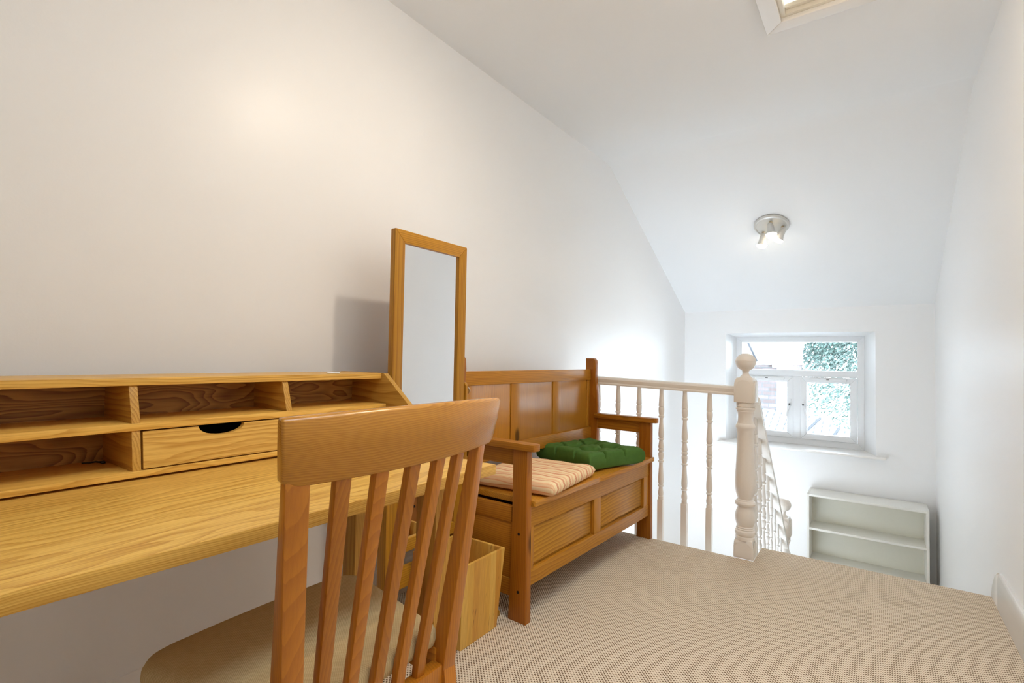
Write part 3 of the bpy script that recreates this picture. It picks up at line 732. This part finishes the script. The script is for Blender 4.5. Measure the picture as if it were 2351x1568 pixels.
# ------------------------------------------------------------------ cushions
def cushion(mb, hx, hy, th, dips=(), creases=(), corner=1.0, N=56, pinch=.0, sag=0., pw=5, ex=.42, wr=0.):
    V = []; Fc = []
    def sq(a): return a
    for side in (1, -1):
        base = len(V)
        for i in range(N+1):
            for j in range(N+1):
                u = -1+2*i/N; v = -1+2*j/N
                e = (1-abs(u)**pw)*(1-abs(v)**pw)
                e = max(0, e)**ex
                k = 1 - pinch*(u*u*v*v*0 + 0) 
                x = u*hx*(1-.045*(1-v*v)*abs(u)**3*corner*-1*0 - .035*(v*v)*abs(u)*0); y = v*hy
                # gently concave sides, pointed corners
                x *= 1 - .05*corner*(1-v*v)*abs(u)**2; y *= 1 - .05*corner*(1-u*u)*abs(v)**2
                if corner > 1: x *= 1+.05*(u*v)**4; y *= 1+.05*(u*v)**4
                h = th/2*e
                if side > 0:
                    for (du, dv, r, dp) in dips:
                        q = ((u-du)**2+(v-dv)**2)/(r*r); h -= dp*e*math.exp(-q)
                    for (ax, c0, a0_, a1_, wd, dp) in creases:
                        s_, p_ = (u, v) if ax == 'u' else (v, u)
                        if a0_ <= p_ <= a1_:
                            h -= dp*max(e, .25 if e > .02 else 0)*math.exp(-((s_-c0)/wd)**2)
                    h += wr*e*(math.sin(31*u+5*math.sin(7*v))*math.sin(11*v) + math.sin(27*v+4*math.sin(9*u))*.7*math.cos(8*u))
                    h += .0025*e*math.sin(9*u+4*v)*math.sin(7*v-3*u)
                    z = th/2 + h
                else: z = th/2 - h*(.95)
                z = max(z, 0.0)
                V.append((x, y, z))
        for i in range(N):
            for j in range(N):
                a = base+i*(N+1)+j; q = [a, a+N+1, a+N+2, a+1]
                Fc.append(q if side > 0 else q[::-1])
    b = bmesh.new(); vs = [b.verts.new(p) for p in V]
    for f in Fc: b.faces.new([vs[i] for i in f])
    bmesh.ops.remove_doubles(b, verts=b.verts, dist=.0004)
    mb._merge(b)
ST = .4545
c1 = thing('seat_cushion', 'flat cream seat cushion with red stripes at the near end of the bench', 'cushion', (.408, 1.905, ST+.001), .10)
mb = MB(); cushion(mb, .197, .228, .058, corner=.25, creases=[('v', -.72, -1, 1, .10, .004)], pw=14, ex=.36)
o = mb.build('cushion_cover', M['striped'], c1, sharp=80)
c2 = thing('seat_cushion', 'tufted dark green seat cushion at the far end of the bench', 'cushion', (.410, 2.430, ST+.001), -.30)
g = .36
dips = [(sx*g, sy*g, .20, .052) for sx in (-1, 1) for sy in (-1, 1)]
cre = []
for s_ in (-g, g):
    cre += [('u', s_, -1, -g, .030, .040), ('u', s_, g, 1, .030, .040), ('v', s_, -1, -g, .030, .040), ('v', s_, g, 1, .030, .040), ('u', s_, -g, g, .06, .022), ('v', s_, -g, g, .06, .022)]
mb = MB(); cushion(mb, .192, .198, .090, dips=dips, creases=cre, corner=1.5, N=110, pw=18, ex=.31, wr=.0009)
o = mb.build('cushion_cover', M['green'], c2, sharp=80)
for sx in (-1, 1):
    for sy in (-1, 1):
        MB().lathe([(0, 0), (.004, .0005), (.0055, .002), (.004, .0035), (0, .004)], (sx*g*.190, sy*g*.196, .046), 12).build('tuft_stitch', M['green'], o)

# ------------------------------------------------------------------ dining chair
CX, CY = .9443, .6001
t = thing('dining_chair', 'honey-brown slat-back dining chair with cream seat pushed to the desk', 'chair', (CX, CY, 0), .03)
zb_, zt_, WT, WB, sT, sB, lean = .8165, .9145, .2108, .1855, .0264, .001, .1243
def surf(w, z):
    a = (z-.48)/(zb_-.48); a2 = min(max(a, -.2), 1.3)
    Wz = WB+(WT-WB)*a2; s = sB+(sT-sB)*a2
    return Vector((lean*(z-.48) + s*(1-w*w) - .008, w*Wz, z)), math.atan2(2*s*w, Wz)
def stick(mb, w, z0, z1, hwid, hth, n=8, bev=.0035):
    b = bmesh.new(); rings = []
    for i in range(n+1):
        z = z0+(z1-z0)*i/n; p, tw = surf(w, z)
        ct, st = math.cos(tw), math.sin(tw)
        hw_ = hwid(i/n) if callable(hwid) else hwid; ht_ = hth(i/n) if callable(hth) else hth
        # local frame: along (tangent) and normal
        ta = Vector((-st, ct, 0)); no = Vector((ct, st, 0))
        rings.append([b.verts.new(p + ta*a*hw_ + no*c*ht_) for a, c in ((-1,-1),(1,-1),(1,1),(-1,1))])
    for A, B in zip(rings, rings[1:]):
        for k in range(4): b.faces.new([A[k], A[(k+1)%4], B[(k+1)%4], B[k]])
    b.faces.new(rings[0][::-1]); b.faces.new(rings[-1])
    bmesh.ops.recalc_face_normals(b, faces=b.faces)
    es = [e for e in b.edges if len(e.link_faces) == 2 and e.calc_face_angle(0) > .8]
    bmesh.ops.bevel(b, geom=es, offset=bev, segments=2, affect='EDGES', profile=.5)
    mb._merge(b)
# top rail
mb = MB(); b = bmesh.new(); n = 24; rings = []
RP = [(-.0115, zb_), (.0115, zb_), (.0125, zb_+.05), (.0115, zt_-.006), (.0065, zt_), (-.0065, zt_), (-.0115, zt_-.006), (-.0125, zb_+.05)]
for i in range(n+1):
    w = -1.055+2.33*i/n; ring_ = []
    for (o_, z) in RP:
        p, tw = surf(w, zb_)
        zz = z + (.004*(1-w*w) if z > zb_+.06 else 0)
        ex = lean*(zz-zb_)
        ring_.append(b.verts.new((p.x+ex + math.cos(tw)*o_, (p.y + math.sin(tw)*o_)*(1+.45*(zz-zb_)), zz + (.008 if i in (0, n) and z < zb_+.02 else 0))))
    rings.append(ring_)
m_ = len(RP)
for A, B in zip(rings, rings[1:]):
    for k in range(m_): b.faces.new([A[k], A[(k+1)%m_], B[(k+1)%m_], B[k]])
b.faces.new(rings[0][::-1]); b.faces.new(rings[-1])
bmesh.ops.recalc_face_normals(b, faces=b.faces)
es = [e for e in b.edges if len(e.link_faces) == 2 and e.calc_face_angle(0) > .9]
bmesh.ops.bevel(b, geom=es, offset=.004, segments=3, affect='EDGES', profile=.5)
mb._merge(b); mb.build('top_rail', M['chair_rail'], t, sharp=50)
for w in (-.64, -.325, 0, .315, .61):
    mb = MB(); stick(mb, w, .365, zb_+.01, lambda q: .0110+.0020*q, .0085); mb.build('back_slat', M['chair'], t)
for w in (-.955, 1.0):
    mb = MB(); stick(mb, w, .36, zb_+.012, .0175, lambda q: .020-.0095*q, 10)
    o = mb.build('back_post', M['chair'], t)
    p, tw = surf(w, .375); y_ = p.y
    MB().hexa([(p.x+.035, y_-.0165, 0), (p.x+.070, y_-.0165, 0), (p.x+.070, y_+.0165, 0), (p.x+.035, y_+.0165, 0), (p.x-.019, y_-.0175, .375), (p.x+.019, y_-.0175, .375), (p.x+.019, y_+.0175, .375), (p.x-.019, y_+.0175, .375)], .003).build('rear_leg', M['chair'], t)
SX0, SX1 = -.390, -.025
for sg in (-1, 1):
    yo_ = sg*.190
    MB().hexa([(SX0+.035, yo_-.015, 0), (SX0+.065, yo_-.015, 0), (SX0+.065, yo_+.015, 0), (SX0+.035, yo_+.015, 0), (SX0+.025, yo_-.019, .41), (SX0+.065, yo_-.019, .41), (SX0+.065, yo_+.019, .41), (SX0+.025, yo_+.019, .41)], .003).build('front_leg', M['chair'], t)
    MB().hexa([(SX0+.05, sg*.192-.010, .352), (SX1+.0, sg*.170-.010, .352), (SX1, sg*.170+.010, .352), (SX0+.05, sg*.192+.010, .352), (SX0+.05, sg*.192-.010, .410), (SX1, sg*.170-.010, .410), (SX1, sg*.170+.010, .410), (SX0+.05, sg*.192+.010, .410)], .002).build('seat_rail', M['chair_x'], t)
MB().box(SX0+.03, SX0+.05, -.172, .172, .352, .41, .002).build('seat_rail', M['chair'], t)
MB().box(-.034, -.006, -.168, .168, .325, .384, .003).build('seat_rail', M['chair'], t)
# padded seat
def seat_outline(k):
    fw_, bw_, r = .236*k, .176*k, .05
    pts = []
    x0, x1 = SX0 + (1-k)*.02, SX1 - (1-k)*.02
    # back right -> front right (rounded) -> front left -> back left
    def arc(cx, cy, r, a0, a1, n=8): return [(cx+r*math.cos(a0+(a1-a0)*i/n), cy+r*math.sin(a0+(a1-a0)*i/n)) for i in range(n+1)]
    pts += arc(x1-.02, bw_-.02, .02, 0, PI/2, 5)
    pts += arc(x0+.055, fw_-.055, .055, PI/2, PI)
    for q in (-.5, 0, .5): pts.append((x0-.006*(1-q*q), -q*(fw_-.055)))
    pts += arc(x0+.055, -fw_+.055, .055, PI, 1.5*PI)
    pts += arc(x1-.02, -bw_+.02, .02, 1.5*PI, 2*PI, 5)
    return pts
layers = [(.955, .411), (.985, .415), (1.0, .428), (.996, .440), (.975, .450), (.93, .456), (.80, .461), (.55, .465), (.25, .467)]
mb = MB(); b = bmesh.new(); rings = []
c_ = Vector((SX0*.5+SX1*.5, 0))
for k, z in layers:
    base = seat_outline(1.0)
    rings.append([b.verts.new((c_.x+(x-c_.x)*k, y*k, z)) for x, y in base])
m_ = len(rings[0])
for A, B in zip(rings, rings[1:]):
    for k in range(m_): b.faces.new([A[k], A[(k+1)%m_], B[(k+1)%m_], B[k]])
b.faces.new(rings[0][::-1]); b.faces.new(rings[-1]); mb._merge(b)
mb.build('seat', M['seat'], t, sharp=60)

# ------------------------------------------------------------------ outside the window
t = thing('slate_roof', 'pale slate roof with lead-lined ridges outside the window', 'roof', (0, 6.6, -1.3))
def rz_(x, y): return .342*y - .09*(x-.7)
q_ = [(-1.4, 0), (3.5, 0), (3.5, 1.72), (-1.4, 3.9)]
q_ = [(-1.4, 0), (3.5, 0), (3.5, 1.72), (.72, 3.98), (-1.4, 3.98)]
n_ = len(q_)
mb = MB().faces([(x, y, rz_(x, y)-.1) for x, y in q_] + [(x, y, rz_(x, y)) for x, y in q_], [list(range(n_))[::-1], list(range(n_, 2*n_))] + [[k, (k+1)%n_, n_+(k+1)%n_, n_+k] for k in range(n_)], True)
mb.build('roof_slates', M['slate'], t)
def rf(x, y): return rz_(x, y) + .012
for (xa, ya, xb, yb) in ((.28, 1.95, .83, 3.88), (.80, 2.1, 1.13, 3.64)):
    MB().tube([(xa+(xb-xa)*k/8, ya+(yb-ya)*k/8, rf(xa+(xb-xa)*k/8, ya+(yb-ya)*k/8)) for k in range(9)], .018, 6).build('lead_roll', M['lead'], t)
t = thing('neighbour_house', 'pale brick house seen through the left side of the window', 'house', (-3.5, 10.6, -3))
MB().box(0, 3.62, 0, 4, 0, 3.95, .0).build('brick_wall', M['brick'], t)
MB().box(-.02, 3.64, -.02, 4.02, 3.95, 7.0, .0).build('rendered_wall', M['render'], t)
MB().box(3.55, 3.72, -.05, .1, 3.9, 7.0, .01).build('corner_pier', M['render'], t)
t = thing('satellite_dish', 'white satellite dish on the house outside the top window pane', 'satellite dish', (-.12, 10.2, 1.18))
Rd = Matrix.Rotation(PI/2-.25, 4, 'X')
MB().lathe([(0, 0), (.15, .012), (.28, .045), (.36, .075), (.365, .070), (.28, .035), (.15, .003), (0, -.01)], (0, 0, 0.1), 36, rot=Rd).build('dish', M['render'], t)
MB().tube([(0, -.02, -.22), (-.04, -.35, .0), (-.10, -.42, .16)], .018, 8).build('feed_arm', M['lead'], t)
MB().tube([(0, .02, .05), (0, .20, .0), (0, .398, -.05)], .022, 8).build('wall_bracket', M['lead'], t)
t = thing('tree', 'leafy green tree outside the right half of the window', 'tree', (1.2, 15.5, -3))
MB().tube([(0, 0, 0), (.1, 0, 1.6), (.0, .1, 2.8), (.2, 0, 4.2)], [.22, .18, .14, .06], 10).build('trunk', M['bark'], t)
rg = random.Random(3); V = []; Fc = []
blobs = [(-.3, 0, 3.4, 1.1), (.7, .3, 3.0, .9), (-.1, .2, 4.6, 1.0), (1.0, .2, 4.4, .8), (.3, -.2, 5.4, 1.1), (1.7, .4, 3.9, .55), (-.9, .3, 4.4, .8), (-.9, .2, 5.6, .8), (1.3, .3, 5.6, .6)]
for (bx, by, bz, br) in blobs:
    for k in range(2600):
        d = Vector((rg.gauss(0,1), rg.gauss(0,1), rg.gauss(0,1))).normalized()*br*(rg.random()**.4)
        c = Vector((bx, by, bz))+d; n = Vector((rg.gauss(0,1), rg.gauss(0,1), rg.gauss(0,1))).normalized()
        u = n.orthogonal().normalized(); v = n.cross(u); s_ = .018+.026*rg.random(); i = len(V)
        V += [c+u*s_*1.5, c+v*s_*.7, c-u*s_*1.5, c-v*s_*.7]; Fc.append([i, i+1, i+2, i+3])
mb = MB(); mb.faces(V, Fc); mb.build('foliage', M['leaf'], t)

# ------------------------------------------------------------------ world, window light, camera
wd = bpy.data.worlds.new('World'); sc.world = wd; wd.use_nodes = True
nt = wd.node_tree; bg = nt.nodes['Background']
bg.inputs[0].default_value = (.72, .86, 1.0, 1); bg.inputs[1].default_value = 9.6
L = bpy.data.lights.new('window_portal', 'AREA'); L.shape = 'RECTANGLE'; L.size = 1.06; L.size_y = 1.02; L.cycles.is_portal = True
o = bpy.data.objects.new('window_portal', L); o.location = (1.00, 5.76, .73); o.rotation_euler = (-PI/2, 0, 0); col.objects.link(o)

L = bpy.data.lights.new('window_portal', 'AREA'); L.shape = 'RECTANGLE'; L.size = sx1-sx0; L.size_y = sy1-sy0; L.cycles.is_portal = True  # portal for the added rooflight
o = bpy.data.objects.new('window_portal', L); o.location = ((sx0+sx1)/2, (sy0+sy1)/2, H+.15); col.objects.link(o)
f, th, pi_, ro, = 1161.882, .624463125, .0309948335, .017873023
F = Vector((-math.sin(th)*math.cos(pi_), math.cos(th)*math.cos(pi_), math.sin(pi_)))
R0 = Vector((math.cos(th), math.sin(th), 0)); U0 = R0.cross(F)
R = R0*math.cos(ro) + U0*math.sin(ro); U = U0*math.cos(ro) - R0*math.sin(ro)
cam = bpy.data.cameras.new('Camera'); co = bpy.data.objects.new('Camera', cam); col.objects.link(co)
cam.sensor_fit = 'HORIZONTAL'; cam.sensor_width = 36; cam.lens = 36*f/2351; cam.clip_start = .02
cam.shift_y = (784.7-784)/2351
mw = Matrix(((R.x, U.x, -F.x, 1.64), (R.y, U.y, -F.y, 0), (R.z, U.z, -F.z, 1.0), (0, 0, 0, 1)))
co.matrix_world = mw
sc.camera = co
sc.view_settings.view_transform = 'Standard'; sc.view_settings.look = 'None'
sc.view_settings.exposure = 0.62; sc.view_settings.gamma = 1.0; sc.view_settings.use_curve_mapping = False
try:
    sc.cycles.use_denoising = True; sc.cycles.max_bounces = 10; sc.cycles.diffuse_bounces = 7; sc.cycles.use_adaptive_sampling = True; sc.cycles.adaptive_threshold = .07; sc.cycles.sample_clamp_indirect = 8
except Exception: pass
